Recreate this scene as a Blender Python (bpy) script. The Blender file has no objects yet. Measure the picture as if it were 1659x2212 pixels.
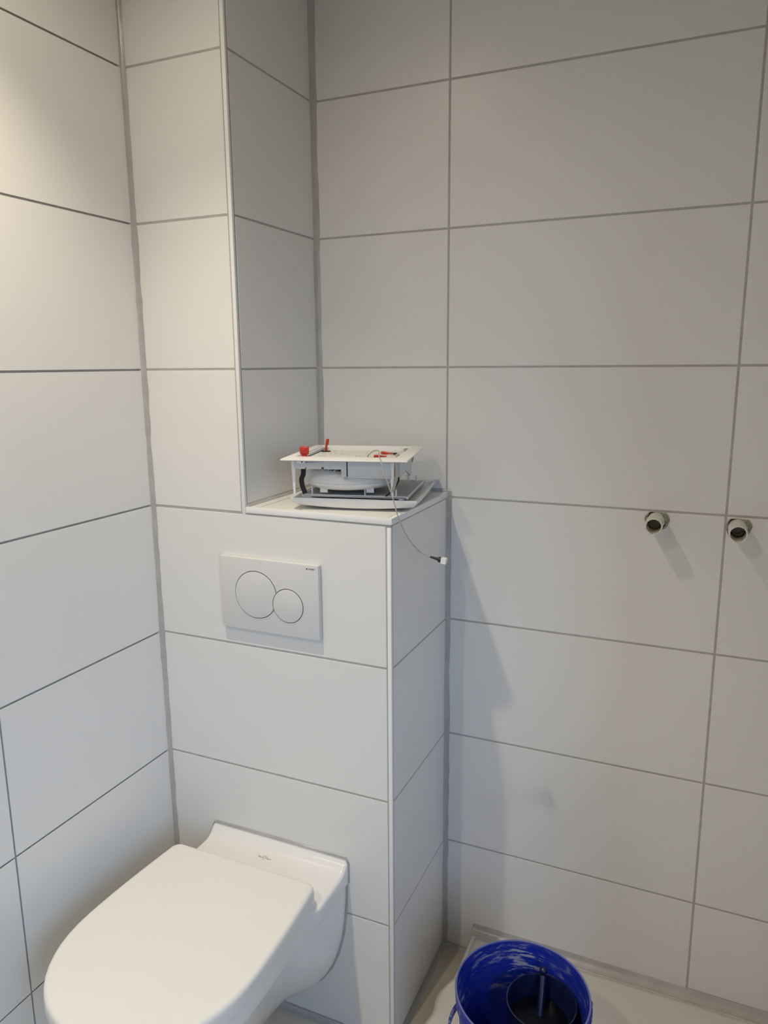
import bpy, bmesh, math, random
from mathutils import Vector, Matrix, noise

PI = math.pi
random.seed(7)
S = bpy.context.scene
C = S.collection

# ------------------------------------------------------------------ camera
ZF = 1.528                                   # height of the joint row at eye level
yaw, pitch, roll = 0.4175, 0.19648, -0.00801
fwd = Vector((-math.sin(yaw) * math.cos(pitch), math.cos(yaw) * math.cos(pitch), -math.sin(pitch)))
rgt = Vector((math.cos(yaw), math.sin(yaw), 0))
up = rgt.cross(fwd)
r2 = math.cos(roll) * rgt + math.sin(roll) * up
u2 = -math.sin(roll) * rgt + math.cos(roll) * up
cam_d = bpy.data.cameras.new('camera')
cam_d.sensor_fit = 'VERTICAL'
cam_d.sensor_height = 36.0
cam_d.lens = 1602.96 * 36.0 / 2212.0
cam_d.clip_start = 0.01
cam = bpy.data.objects.new('camera', cam_d)
C.objects.link(cam)
M = Matrix.Identity(4)
for i, v in enumerate((r2, u2, -fwd)):
    for j in range(3):
        M[j][i] = v[j]
M[0][3], M[1][3], M[2][3] = 1.16131, -1.3095, 0.00767 + ZF
cam.matrix_world = M
S.camera = cam

# ------------------------------------------------------------------ light
CEIL = 2.47
world = bpy.data.worlds.new('daylight')
world.use_nodes = True
wn = world.node_tree; bg = wn.nodes['Background']
wtc = wn.nodes.new('ShaderNodeTexCoord'); wsep = wn.nodes.new('ShaderNodeSeparateXYZ')
wr = wn.nodes.new('ShaderNodeValToRGB')               # sky above the horizon, dim ground below it
wr.color_ramp.elements[0].position = 0.49; wr.color_ramp.elements[0].color = (0.07, 0.065, 0.055, 1)
wr.color_ramp.elements[1].position = 0.53; wr.color_ramp.elements[1].color = (0.40, 0.62, 1.0, 1)
wm = wn.nodes.new('ShaderNodeMapRange'); wm.inputs[1].default_value = -1; wm.inputs[2].default_value = 1
wn.links.new(wtc.outputs['Generated'], wsep.inputs[0]); wn.links.new(wsep.outputs['Z'], wm.inputs[0])
wn.links.new(wm.outputs[0], wr.inputs['Fac']); wn.links.new(wr.outputs['Color'], bg.inputs[0])
bg.inputs[1].default_value = 8.0
S.world = world

def portal():
    d = bpy.data.lights.new('added_window_portal', 'AREA')
    d.shape = 'RECTANGLE'; d.size = 0.9; d.size_y = 1.25
    d.cycles.is_portal = True
    o = bpy.data.objects.new('added_window_portal', d); C.objects.link(o)
    o.matrix_world = Matrix(((0, 0, 1, 2.11), (1, 0, 0, -1.75), (0, 1, 0, 1.475), (0, 0, 0, 1)))
portal()  # guides sky light through the added window

SPOTS = ((0.34, -0.53), (0.37, -1.62))
def spot_light(x, y, power, cone, blend):
    d = bpy.data.lights.new('spot', 'SPOT')
    d.energy = power; d.color = (1.0, 0.87, 0.67)
    d.spot_size = math.radians(cone); d.spot_blend = blend
    d.shadow_soft_size = 0.018
    o = bpy.data.objects.new('spot', d); C.objects.link(o)
    o.location = (x, y, CEIL - 0.012)
# each lamp: a wide spill and the concentrated beam of its reflector
for (x, y), wide, beam in zip(SPOTS, (7.5, 22.0), (45.0, 34.0)):
    spot_light(x, y, wide, 165, 0.7)
    spot_light(x, y, beam, 96, 1.0)

S.view_settings.view_transform = 'Standard'
S.view_settings.look = 'None'
S.view_settings.gamma = 1.0
S.view_settings.use_curve_mapping = False
S.view_settings.exposure = 0.0
S.cycles.max_bounces = 6
S.cycles.diffuse_bounces = 4
S.cycles.glossy_bounces = 3
S.cycles.transparent_max_bounces = 6
S.cycles.caustics_reflective = False
S.cycles.caustics_refractive = False
S.cycles.use_adaptive_sampling = True
S.cycles.adaptive_threshold = 0.08
S.cycles.use_light_tree = False
S.cycles.use_denoising = True

# ------------------------------------------------------------------ materials
def mat(name, col, rough=0.5, spec=0.5, metal=0.0, bump=None, var=None, coat=0.0):
    m = bpy.data.materials.new(name); m.use_nodes = True
    nt = m.node_tree; b = nt.nodes['Principled BSDF']
    b.inputs['Base Color'].default_value = (*col, 1)
    b.inputs['Roughness'].default_value = rough
    b.inputs['Specular IOR Level'].default_value = spec
    b.inputs['Metallic'].default_value = metal
    b.inputs['Coat Weight'].default_value = coat
    tc = nt.nodes.new('ShaderNodeTexCoord')
    if var:                                          # (scale, second colour, low, high)
        n = nt.nodes.new('ShaderNodeTexNoise'); n.inputs['Scale'].default_value = var[0]
        n.inputs['Detail'].default_value = 6
        r = nt.nodes.new('ShaderNodeValToRGB')
        r.color_ramp.elements[0].position = var[2]; r.color_ramp.elements[1].position = var[3]
        r.color_ramp.elements[0].color = (*col, 1); r.color_ramp.elements[1].color = (*var[1], 1)
        nt.links.new(tc.outputs['Object'], n.inputs['Vector'])
        nt.links.new(n.outputs['Fac'], r.inputs['Fac'])
        nt.links.new(r.outputs['Color'], b.inputs['Base Color'])
    if bump:
        n2 = nt.nodes.new('ShaderNodeTexNoise'); n2.inputs['Scale'].default_value = bump[0]
        bp = nt.nodes.new('ShaderNodeBump'); bp.inputs['Strength'].default_value = bump[1]
        bp.inputs['Distance'].default_value = bump[2]
        nt.links.new(tc.outputs['Object'], n2.inputs['Vector'])
        nt.links.new(n2.outputs['Fac'], bp.inputs['Height'])
        nt.links.new(bp.outputs['Normal'], b.inputs['Normal'])
    return m

M_TILE = mat('tile_glaze', (0.80, 0.795, 0.775), 0.33, 0.42, bump=(420, 0.05, 0.0004))
M_GROUT = mat('grout', (0.43, 0.42, 0.40), 0.85, 0.2, var=(60, (0.49, 0.48, 0.455), 0.35, 0.7), bump=(700, 0.3, 0.0006))
M_SIL = mat('silicone', (0.42, 0.41, 0.39), 0.26, 0.5, var=(25, (0.47, 0.46, 0.44), 0.4, 0.65), bump=(90, 0.25, 0.001))
M_TRIM = mat('white_profile', (0.86, 0.86, 0.86), 0.3, 0.5)
M_CERAMIC = mat('ceramic', (0.87, 0.86, 0.83), 0.08, 0.5)
M_LID = mat('duroplast', (0.87, 0.855, 0.80), 0.24, 0.45)
M_PLATE = mat('plate_plastic', (0.70, 0.70, 0.695), 0.38, 0.4)
M_GAP = mat('gap_dark', (0.03, 0.03, 0.03), 0.8, 0.2)
M_PRINT = mat('print_dark', (0.03, 0.03, 0.03), 0.7, 0.2)
M_PRINTG = mat('print_grey', (0.33, 0.32, 0.30), 0.6, 0.3)
M_PVC = mat('white_plastic', (0.84, 0.84, 0.83), 0.35, 0.45)
M_PVCG = mat('grey_plastic', (0.62, 0.64, 0.66), 0.35, 0.45)
M_PANELG = mat('grey_panel', (0.45, 0.45, 0.44), 0.55, 0.3)
M_BLACK = mat('black_rubber', (0.02, 0.02, 0.022), 0.45, 0.4)
M_RED = mat('red_plastic', (0.50, 0.035, 0.025), 0.38, 0.4)
M_STEEL = mat('spring_steel', (0.55, 0.52, 0.46), 0.32, 0.5, metal=0.9)
M_WIRE = mat('grey_cable', (0.42, 0.41, 0.36), 0.45, 0.4)
M_PAINT = mat('raw_plaster', (0.55, 0.53, 0.50), 0.85, 0.2)
M_LENS = mat('lamp_glass', (0.9, 0.9, 0.85), 0.15, 0.5)
M_BRASS = mat('brass_thread', (0.42, 0.30, 0.12), 0.4, 0.5, metal=0.9)
M_STUB = mat('pipe_white', (0.80, 0.78, 0.70), 0.42, 0.4, var=(110, (0.52, 0.47, 0.36), 0.52, 0.72), bump=(160, 0.5, 0.0015))
M_DIRT = mat('mortar_hole', (0.24, 0.23, 0.20), 0.95, 0.1, var=(180, (0.42, 0.41, 0.37), 0.42, 0.6), bump=(240, 0.8, 0.003))
M_HOLE = mat('hole_dark', (0.05, 0.047, 0.04), 0.95, 0.1)
M_FLOOR = mat('screed', (0.57, 0.51, 0.39), 0.75, 0.25, var=(9, (0.68, 0.63, 0.51), 0.38, 0.66), bump=(180, 0.25, 0.002))
M_TRAY = mat('shower_tray', (0.78, 0.77, 0.73), 0.35, 0.4)
M_NAVY = mat('navy_plastic', (0.006, 0.010, 0.05), 0.28, 0.5, var=(55, (0.012, 0.018, 0.07), 0.45, 0.7), bump=(140, 0.4, 0.001))
M_WATER = mat('dark_water', (0.002, 0.003, 0.007), 0.25, 0.15, bump=(60, 0.2, 0.001))

def film_material():
    m = bpy.data.materials.new('plastic_film'); m.use_nodes = True
    nt = m.node_tree; b = nt.nodes['Principled BSDF']
    b.inputs['Base Color'].default_value = (0.82, 0.80, 0.76, 1)
    b.inputs['Roughness'].default_value = 0.18
    b.inputs['Alpha'].default_value = 0.62
    return m
M_FILM = film_material()

RIMZ = 0.340 - 0.0722
def bucket_material():
    m = bpy.data.materials.new('bucket_blue'); m.use_nodes = True
    nt = m.node_tree; b = nt.nodes['Principled BSDF']
    b.inputs['Roughness'].default_value = 0.42
    tc = nt.nodes.new('ShaderNodeTexCoord')
    sep = nt.nodes.new('ShaderNodeSeparateXYZ'); nt.links.new(tc.outputs['Object'], sep.inputs[0])
    mp = nt.nodes.new('ShaderNodeMapping'); mp.inputs['Scale'].default_value = (26, 26, 150)
    mp.inputs['Rotation'].default_value = (0.12, 0.10, 0)
    nt.links.new(tc.outputs['Object'], mp.inputs[0])
    n = nt.nodes.new('ShaderNodeTexNoise'); n.inputs['Scale'].default_value = 1.0
    n.inputs['Detail'].default_value = 8; n.inputs['Roughness'].default_value = 0.68
    nt.links.new(mp.outputs[0], n.inputs['Vector'])
    big = nt.nodes.new('ShaderNodeTexNoise'); big.inputs['Scale'].default_value = 13
    big.inputs['Detail'].default_value = 2
    nt.links.new(tc.outputs['Object'], big.inputs['Vector'])
    def mth(op, a, bb, clamp=False):
        x = nt.nodes.new('ShaderNodeMath'); x.operation = op; x.use_clamp = clamp
        for i, q in enumerate((a, bb)):
            if hasattr(q, 'default_value') or hasattr(q, 'is_linked'):
                nt.links.new(q, x.inputs[i])
            else:
                x.inputs[i].default_value = q
        return x.outputs[0]
    def rng(v, a, bb):
        x = nt.nodes.new('ShaderNodeMapRange'); x.inputs[1].default_value = a; x.inputs[2].default_value = bb
        x.clamp = True; nt.links.new(v, x.inputs[0]); return x.outputs[0]
    band = mth('MULTIPLY', rng(sep.outputs['Z'], 0.150, 0.195), rng(sep.outputs['Z'], 0.266, 0.250))
    patch = rng(big.outputs['Fac'], 0.44, 0.54)
    streak = rng(n.outputs['Fac'], 0.52, 0.56)
    mask = mth('MULTIPLY', mth('MULTIPLY', band, patch), mth('MULTIPLY', streak, 0.72))
    rimw = mth('MULTIPLY', rng(sep.outputs['Z'], RIMZ - 0.004, RIMZ - 0.0005), 0.30)
    haze = mth('MAXIMUM', mth('MULTIPLY', rng(n.outputs['Fac'], 0.42, 0.78), 0.10), rimw)
    fac = mth('MAXIMUM', mask, haze)
    mix = nt.nodes.new('ShaderNodeMix'); mix.data_type = 'RGBA'
    nt.links.new(fac, mix.inputs['Factor'])
    mix.inputs['A'].default_value = (0.004, 0.022, 0.33, 1)
    mix.inputs['B'].default_value = (0.46, 0.47, 0.52, 1)
    nt.links.new(mix.outputs['Result'], b.inputs['Base Color'])
    return m
M_BUCKET = bucket_material()

def label_material():
    """printed sticker: rows of small dark marks on off-white"""
    m = bpy.data.materials.new('printed_sticker'); m.use_nodes = True
    nt = m.node_tree; b = nt.nodes['Principled BSDF']; b.inputs['Roughness'].default_value = 0.5
    tc = nt.nodes.new('ShaderNodeTexCoord')
    mp = nt.nodes.new('ShaderNodeMapping'); mp.inputs['Scale'].default_value = (130, 60, 1)
    nt.links.new(tc.outputs['Object'], mp.inputs[0])
    n = nt.nodes.new('ShaderNodeTexNoise'); n.inputs['Scale'].default_value = 1.0; n.inputs['Detail'].default_value = 3
    nt.links.new(mp.outputs[0], n.inputs['Vector'])
    n2 = nt.nodes.new('ShaderNodeTexNoise'); n2.inputs['Scale'].default_value = 28
    nt.links.new(tc.outputs['Object'], n2.inputs['Vector'])
    a = nt.nodes.new('ShaderNodeMath'); a.operation = 'MULTIPLY_ADD'; a.inputs[1].default_value = 0.5
    nt.links.new(n2.outputs['Fac'], a.inputs[0]); nt.links.new(n.outputs['Fac'], a.inputs[2])
    r = nt.nodes.new('ShaderNodeValToRGB')
    r.color_ramp.elements[0].position = 0.83; r.color_ramp.elements[0].color = (0.80, 0.79, 0.74, 1)
    r.color_ramp.elements[1].position = 0.97; r.color_ramp.elements[1].color = (0.30, 0.29, 0.28, 1)
    nt.links.new(a.outputs[0], r.inputs['Fac']); nt.links.new(r.outputs['Color'], b.inputs['Base Color'])
    return m
M_LABEL = label_material()

# ------------------------------------------------------------------ helpers
def link(name, me, m, parent=None, smooth=False, label=None):
    if m is not None and not me.materials:
        me.materials.append(m)
    if smooth:
        for p in me.polygons: p.use_smooth = True
    o = bpy.data.objects.new(name, me); C.objects.link(o)
    if parent is not None:
        o.parent = parent
    if label: o['label'] = label
    return o

def fin(bm, name, m, parent=None, smooth=False, label=None, auto=None):
    bmesh.ops.remove_doubles(bm, verts=bm.verts, dist=1e-6)
    bmesh.ops.recalc_face_normals(bm, faces=bm.faces)
    me = bpy.data.meshes.new(name); bm.to_mesh(me); bm.free()
    o = link(name, me, m, parent, smooth, label)
    if auto is not None:
        for p in me.polygons: p.use_smooth = True
        me.set_sharp_from_angle(angle=math.radians(auto))
    return o

def bx(bm, x0, x1, y0, y1, z0, z1, bev=0.0, seg=2, mtx=None):
    t = bmesh.new()
    v = [t.verts.new((x, y, z)) for x in (x0, x1) for y in (y0, y1) for z in (z0, z1)]
    for f in ((0, 1, 3, 2), (4, 6, 7, 5), (0, 4, 5, 1), (2, 3, 7, 6), (0, 2, 6, 4), (1, 5, 7, 3)):
        t.faces.new([v[i] for i in f])
    if bev:
        bmesh.ops.bevel(t, geom=list(t.edges), offset=bev, segments=seg, profile=0.5, affect='EDGES')
    join(bm, t, mtx)

def join(bm, t, mtx=None):
    mp = {}
    for v in t.verts:
        mp[v] = bm.verts.new(mtx @ v.co if mtx else v.co)
    for f in t.faces:
        try: bm.faces.new([mp[v] for v in f.verts])
        except ValueError: pass
    t.free()

def prism(bm, pts, axis, a, b):
    """polygon pts (two coords) extruded along axis from a to b"""
    def P(p, t):
        return {'x': (t, p[0], p[1]), 'y': (p[0], t, p[1]), 'z': (p[0], p[1], t)}[axis]
    A = [bm.verts.new(P(p, a)) for p in pts]; B = [bm.verts.new(P(p, b)) for p in pts]
    n = len(pts)
    bm.faces.new(A); bm.faces.new(B[::-1])
    for i in range(n):
        bm.faces.new((A[i], A[(i + 1) % n], B[(i + 1) % n], B[i]))

def loft(bm, rings, closed=True, cap0=True, cap1=True):
    R = [[bm.verts.new(p) for p in r] for r in rings]
    n = len(R[0])
    for a, b in zip(R, R[1:]):
        for i in range(n if closed else n - 1):
            j = (i + 1) % n
            bm.faces.new((a[i], a[j], b[j], b[i]))
    if cap0: bm.faces.new(R[0][::-1])
    if cap1: bm.faces.new(R[-1])
    return R

def lathe(bm, prof, n=48, c=(0, 0), cap0=False, cap1=False):
    rings = [[(c[0] + r * math.cos(2 * PI * i / n), c[1] + r * math.sin(2 * PI * i / n), z) for i in range(n)] for r, z in prof]
    loft(bm, rings, True, cap0, cap1)

def catmull(pts, k=8):
    pts = [Vector(p) for p in pts]; out = []
    for i in range(len(pts) - 1):
        p0 = pts[max(i - 1, 0)]; p1 = pts[i]; p2 = pts[i + 1]; p3 = pts[min(i + 2, len(pts) - 1)]
        for s in range(k):
            t = s / k
            out.append(0.5 * ((2 * p1) + (p2 - p0) * t + (2 * p0 - 5 * p1 + 4 * p2 - p3) * t * t + (3 * p1 - p0 - 3 * p2 + p3) * t ** 3))
    out.append(pts[-1]); return out

def tube(bm, pts, r, n=10, flat=None, upv=(0, 0, 1)):
    """r: radius or list; flat=(w,h) makes a rectangular band"""
    rings = []
    for i, p in enumerate(pts):
        d = (pts[min(i + 1, len(pts) - 1)] - pts[max(i - 1, 0)]).normalized()
        a = d.cross(Vector(upv))
        if a.length < 1e-3: a = d.cross(Vector((1, 0, 0)))
        a.normalize(); b = a.cross(d)
        if flat:
            w, h = flat[0] / 2, flat[1] / 2
            rings.append([p + a * sx * w + b * sy * h for sx, sy in ((-1, -1), (1, -1), (1, 1), (-1, 1))])
        else:
            rr = r[i] if isinstance(r, (list, tuple)) else r
            rings.append([p + a * rr * math.cos(2 * PI * k / n) + b * rr * math.sin(2 * PI * k / n) for k in range(n)])
    loft(bm, rings)

def thing(name, label, cat, loc=(0, 0, 0), rz=0, group=None):
    o = bpy.data.objects.new(name, None); C.objects.link(o)
    o.location = loc; o.rotation_euler = (0, 0, rz)
    o.empty_display_size = 0.05
    o['label'] = label; o['category'] = cat
    if group: o['group'] = group
    return o

def struct(o, label=None, cat=None):
    o['kind'] = 'structure'
    if label: o['label'] = label
    if cat: o['category'] = cat
    return o

def text_mesh(name, body, size, m, parent, mtx, extrude=0.0002):
    cu = bpy.data.curves.new(name, 'FONT'); cu.body = body; cu.size = size
    cu.extrude = extrude; cu.align_x = 'CENTER'; cu.align_y = 'CENTER'
    tmp = bpy.data.objects.new(name, cu); C.objects.link(tmp)
    bpy.context.view_layer.update()
    dg = bpy.context.evaluated_depsgraph_get()
    me = bpy.data.meshes.new_from_object(tmp.evaluated_get(dg))
    bpy.data.objects.remove(tmp)
    me.transform(mtx); me.materials.clear()
    return link(name, me, m, parent)

# ------------------------------------------------------------------ tiling
TH, PROUD, JW = 0.303, 0.0008, 0.0044
_tile_cache = {}
def tile_mesh(w, h):
    key = (round(w, 4), round(h, 4))
    if key in _tile_cache: return _tile_cache[key]
    c, t = 0.0009, 0.0032
    bm = bmesh.new()
    def ring(ins, z): return [(-w/2+ins, -h/2+ins, z), (w/2-ins, -h/2+ins, z), (w/2-ins, h/2-ins, z), (-w/2+ins, h/2-ins, z)]
    loft(bm, [ring(0, -t), ring(0, -c), ring(c * 0.35, -c * 0.3), ring(c * 1.1, 0)])
    bmesh.ops.recalc_face_normals(bm, faces=bm.faces)
    me = bpy.data.meshes.new('tile'); bm.to_mesh(me); bm.free()
    me.materials.append(M_TILE)
    _tile_cache[key] = me
    return me

def tiles(parent, origin, uax, vax, us, vs):
    """us, vs: joint centre lines along the two axes (metres from origin)"""
    U, V = Vector(uax), Vector(vax); N = U.cross(V); O = Vector(origin)
    for a, b in zip(us, us[1:]):
        for c, d in zip(vs, vs[1:]):
            w, h = b - a - JW, d - c - JW
            if w < 0.004 or h < 0.004: continue
            o = bpy.data.objects.new('tile', tile_mesh(w, h)); C.objects.link(o)
            o.parent = parent
            jit = random.uniform(-0.00018, 0.00018)
            p = O + U * (a + b) / 2 + V * (c + d) / 2 + N * jit
            o.matrix_local = Matrix(((U.x, V.x, N.x, p.x), (U.y, V.y, N.y, p.y), (U.z, V.z, N.z, p.z), (0, 0, 0, 1)))

rows = lambda lo, hi: [z for z in [lo] + [ZF + TH * k for k in range(-6, 5) if lo + 0.004 < ZF + TH * k < hi - 0.004] + [hi]]

WS, WB, D = 0.246, 0.5855, 0.3416        # shaft tile edge, box tile edge, depth of the box
XS, XB = 0.2545, 0.5945                  # tile faces of the two side faces
SHELF = 1.2375
RX = 1.372                               # partition on the right of the shower
LY = -2.3                                # wall behind the camera
WR = 2.1

# ------------------------------------------------------------------ setting
def slab(name, x0, x1, y0, y1, z0, z1, m, label, cat):
    bm = bmesh.new(); bx(bm, x0, x1, y0, y1, z0, z1)
    return struct(fin(bm, name, m), label, cat)

floor = slab('floor', -0.1, WR + 0.1, LY - 0.1, D + 0.1, -0.1, 0.0, M_FLOOR, 'bare beige screed floor beside the shower tray', 'floor')
ceiling = slab('ceiling', -0.1, WR + 0.1, LY - 0.1, D + 0.1, CEIL, CEIL + 0.1, M_PAINT, 'plaster ceiling above the frame', 'ceiling')
wall_left = slab('wall_left', -0.1, -PROUD, LY, D + 0.1, 0, CEIL, M_GROUT, 'white tiled wall on the left of the toilet', 'wall')
wall_back = slab('wall_back', -PROUD, RX + 0.1, D + PROUD, D + 0.1, 0, CEIL, M_GROUT, 'white tiled shower wall with two pipe stubs', 'wall')
bm = bmesh.new()
bx(bm, -PROUD, XB - PROUD, PROUD, D + PROUD, 0, SHELF - PROUD)
wall_box = struct(fin(bm, 'wall_cistern_box', M_GROUT), 'white tiled cistern boxing behind the toilet, topped by a shelf', 'wall')
bm = bmesh.new()
bx(bm, -PROUD, XS - PROUD, PROUD, D + PROUD, SHELF - PROUD, CEIL)
wall_shaft = struct(fin(bm, 'wall_pipe_shaft', M_GROUT), 'narrow white tiled pipe shaft rising above the shelf', 'wall')
wall_right = slab('wall_right', RX, RX + 0.1, -0.42, D + PROUD, 0, CEIL, M_TILE, 'white shower partition just right of the frame', 'wall')
wall_behind = slab('wall_behind', -0.1, WR + 0.1, LY - 0.1, LY, 0, CEIL, M_PAINT, 'raw plaster wall behind the camera', 'wall')
wall_side = slab('wall_shower_outer', RX + 0.1, WR, D, D + 0.1, 0, CEIL, M_PAINT, 'raw plaster wall beyond the shower partition', 'wall')
bm = bmesh.new()                          # unseen wall; its window opening is added to let cool daylight in
bx(bm, WR, WR + 0.1, -1.3, D + 0.1, 0, CEIL)
bx(bm, WR, WR + 0.1, LY, -2.2, 0, CEIL)
bx(bm, WR, WR + 0.1, -2.2, -1.3, 2.10, CEIL)
bx(bm, WR, WR + 0.1, -2.2, -1.3, 0, 0.85)
wall_added_window = struct(fin(bm, 'wall_added_window', M_PAINT), 'raw plaster wall with an added, unseen window right of the camera', 'wall')
bm = bmesh.new()  # frame of the added window, placed and sized for its daylight
bx(bm, WR - 0.012, WR + 0.11, -1.3, -1.24, 0.79, 2.16, 0.003)
bx(bm, WR - 0.012, WR + 0.11, -2.26, -2.2, 0.79, 2.16, 0.003)
bx(bm, WR - 0.012, WR + 0.11, -2.2, -1.3, 2.10, 2.16, 0.003)
bx(bm, WR - 0.03, WR + 0.11, -2.2, -1.3, 0.79, 0.85, 0.003)
struct(fin(bm, 'added_window_1', M_TRIM), 'white frame of the added, unseen window right of the camera', 'window')

# tiles of each face
tiles(wall_left, (0, 0, 0), (0, -1, 0), (0, 0, 1), [0.004, 0.444, 1.0505, 1.657, 2.263], rows(0.008, CEIL))
tiles(wall_box, (0, 0, 0), (1, 0, 0), (0, 0, 1), [0.004, WB], rows(0.012, 1.2235))
tiles(wall_shaft, (0, 0, 0), (1, 0, 0), (0, 0, 1), [0.004, WS], rows(1.2245, CEIL))
tiles(wall_box, (XB, 0, 0), (0, 1, 0), (0, 0, 1), [0.0085, D - 0.006], rows(0.012, 1.2235))
tiles(wall_shaft, (XS, 0, 0), (0, 1, 0), (0, 0, 1), [0.0085, D - 0.006], rows(SHELF + 0.004, CEIL))
tiles(wall_back, (0, D, 0), (1, 0, 0), (0, 0, 1), [XS + 0.006, 0.592], rows(SHELF + 0.004, CEIL))
tiles(wall_back, (0, D, 0), (1, 0, 0), (0, 0, 1), [0.592, 1.199, RX], rows(ZF - 4 * TH, CEIL))
tiles(wall_back, (0, D, 0), (1, 0, 0), (0, 0, 1), [1.199, RX], [0.088, ZF - 4 * TH])
bm = bmesh.new()                          # corner tile notched around the end of the shower tray
h_ = JW / 2; zt = ZF - 4 * TH - h_; c_ = 0.0009
def notched(i, y): return [(XB + 0.004 + i, y, 0.010 + i), (0.680 - h_ - i, y, 0.010 + i), (0.680 - h_ - i, y, 0.088 + i), (1.199 - h_ - i, y, 0.088 + i), (1.199 - h_ - i, y, zt - i), (XB + 0.004 + i, y, zt - i)]
loft(bm, [notched(0, D + 0.0032), notched(0, D + c_), notched(c_ * 0.35, D + c_ * 0.3), notched(c_ * 1.1, D)])
fin(bm, 'tile', M_TILE, wall_back)
tiles(wall_box, (0, 0, SHELF), (1, 0, 0), (0, 1, 0), [XS + 0.004, 0.2845, 0.5870], [0.008, D - 0.006])

# edge profiles
def profile(name, x0, x1, y0, y1, z0, z1, label):
    bm = bmesh.new(); bx(bm, x0, x1, y0, y1, z0, z1, 0.0009, 2)
    return struct(fin(bm, name, M_TRIM, auto=40), label, 'trim')
profile('trim_1', WS + 0.0006, XS + 0.0003, -0.0005, 0.0068, 1.2195, CEIL, 'white edge strip on the corner of the pipe shaft')
profile('trim_2', WB + 0.0008, XB + 0.0003, -0.0005, 0.0068, 0.0, 1.2195, 'tall white edge strip on the corner of the cistern box')
profile('trim_3', XS + 0.0020, XB - 0.0004, -0.0022, 0.0065, 1.2252, SHELF + 0.0007, 'white edge strip along the shelf front')
profile('trim_4', XB - 0.0075, XB + 0.0030, 0.0066 - 0.0085, D - 0.005, 1.2252, SHELF + 0.0006, 'white edge strip along the right side of the shelf')

# silicone beads
def bead(name, parent, p0, p1, ax, ay, w, seed, step=0.008, var=0.34, m=M_SIL):
    """concave fillet along p0-p1 between the planes spanned by ax and ay"""
    bm = bmesh.new(); p0, p1, ax, ay = Vector(p0), Vector(p1), Vector(ax), Vector(ay)
    L = (p1 - p0).length; n = max(2, int(L / step)); rings = []
    for i in range(n + 1):
        p = p0.lerp(p1, i / n); s = i * L / n
        def wob(k):
            v = noise.noise(Vector((s * 7, seed + k * 11.3, 0))) * 0.8 + noise.noise(Vector((s * 26, seed + k * 5.1, 3))) * 0.45
            return 1 + var * v
        a, b = w * wob(0), w * wob(1)
        e = 0.0006
        q = [p - ax * 0.001 - ay * 0.001, p + ax * a - ay * 0.001, p + ax * a + ay * e]
        for t in (0.25, 0.5, 0.75):
            q.append(p + ax * (a * (1 - t) * (1 - 0.30 * math.sin(PI * t))) + ay * (b * t * (1 - 0.30 * math.sin(PI * t))) + (ax + ay) * e)
        q.append(p + ay * b + ax * e); q.append(p + ay * b - ax * 0.001)
        rings.append(q)
    loft(bm, rings)
    return fin(bm, name, m, parent, auto=50)

Z = (0, 0, 1)
bead('silicone_bead', wall_left, (0, 0, 0.0), (0, 0, CEIL), (1, 0, 0), (0, -1, 0), 0.0122, 1)
bead('silicone_bead', wall_shaft, (XS, D, SHELF), (XS, D, CEIL), (1, 0, 0), (0, -1, 0), 0.0112, 2)
bead('silicone_bead', wall_back, (XB, D, 0.0), (XB, D, SHELF + 0.002), (1, 0, 0), (0, -1, 0), 0.0105, 3)
bead('silicone_bead', wall_box, (XS, 0.005, SHELF), (XS, D, SHELF), (1, 0, 0), (0, 0, 1), 0.0055, 4)
bead('silicone_bead', wall_box, (XS, D, SHELF), (XB, D, SHELF), (0, -1, 0), (0, 0, 1), 0.0060, 5)
bead('silicone_bead', wall_box, (0.0, 0, 0), (XB, 0, 0), (0, -1, 0), (0, 0, 1), 0.011, 6)
bead('silicone_bead', wall_box, (XB, 0, 0), (XB, D, 0), (1, 0, 0), (0, 0, 1), 0.009, 7)
bead('silicone_bead', wall_back, (XB, D, 0), (0.68, D, 0), (0, -1, 0), (0, 0, 1), 0.010, 8)

# shower tray
TZ = 0.070
bm = bmesh.new()
bx(bm, 0.680, RX - 0.002, -0.41, D - 0.001, 0.0, TZ, 0.004, 3)
tray = fin(bm, 'shower_tray', M_TRAY, auto=40)
tray['label'] = 'low white shower tray along the tiled wall under the bucket'; tray['category'] = 'shower tray'
bead('silicone_bead', wall_back, (0.679, D, TZ + 0.001), (RX, D, TZ + 0.001), (0, -1, 0), (0, 0, 1), 0.019, 9, var=0.10)
bead('silicone_bead', wall_back, (0.680, D, 0.002), (0.680, D, TZ + 0.018), (-1, 0, 0), (0, -1, 0), 0.003, 10)

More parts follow.
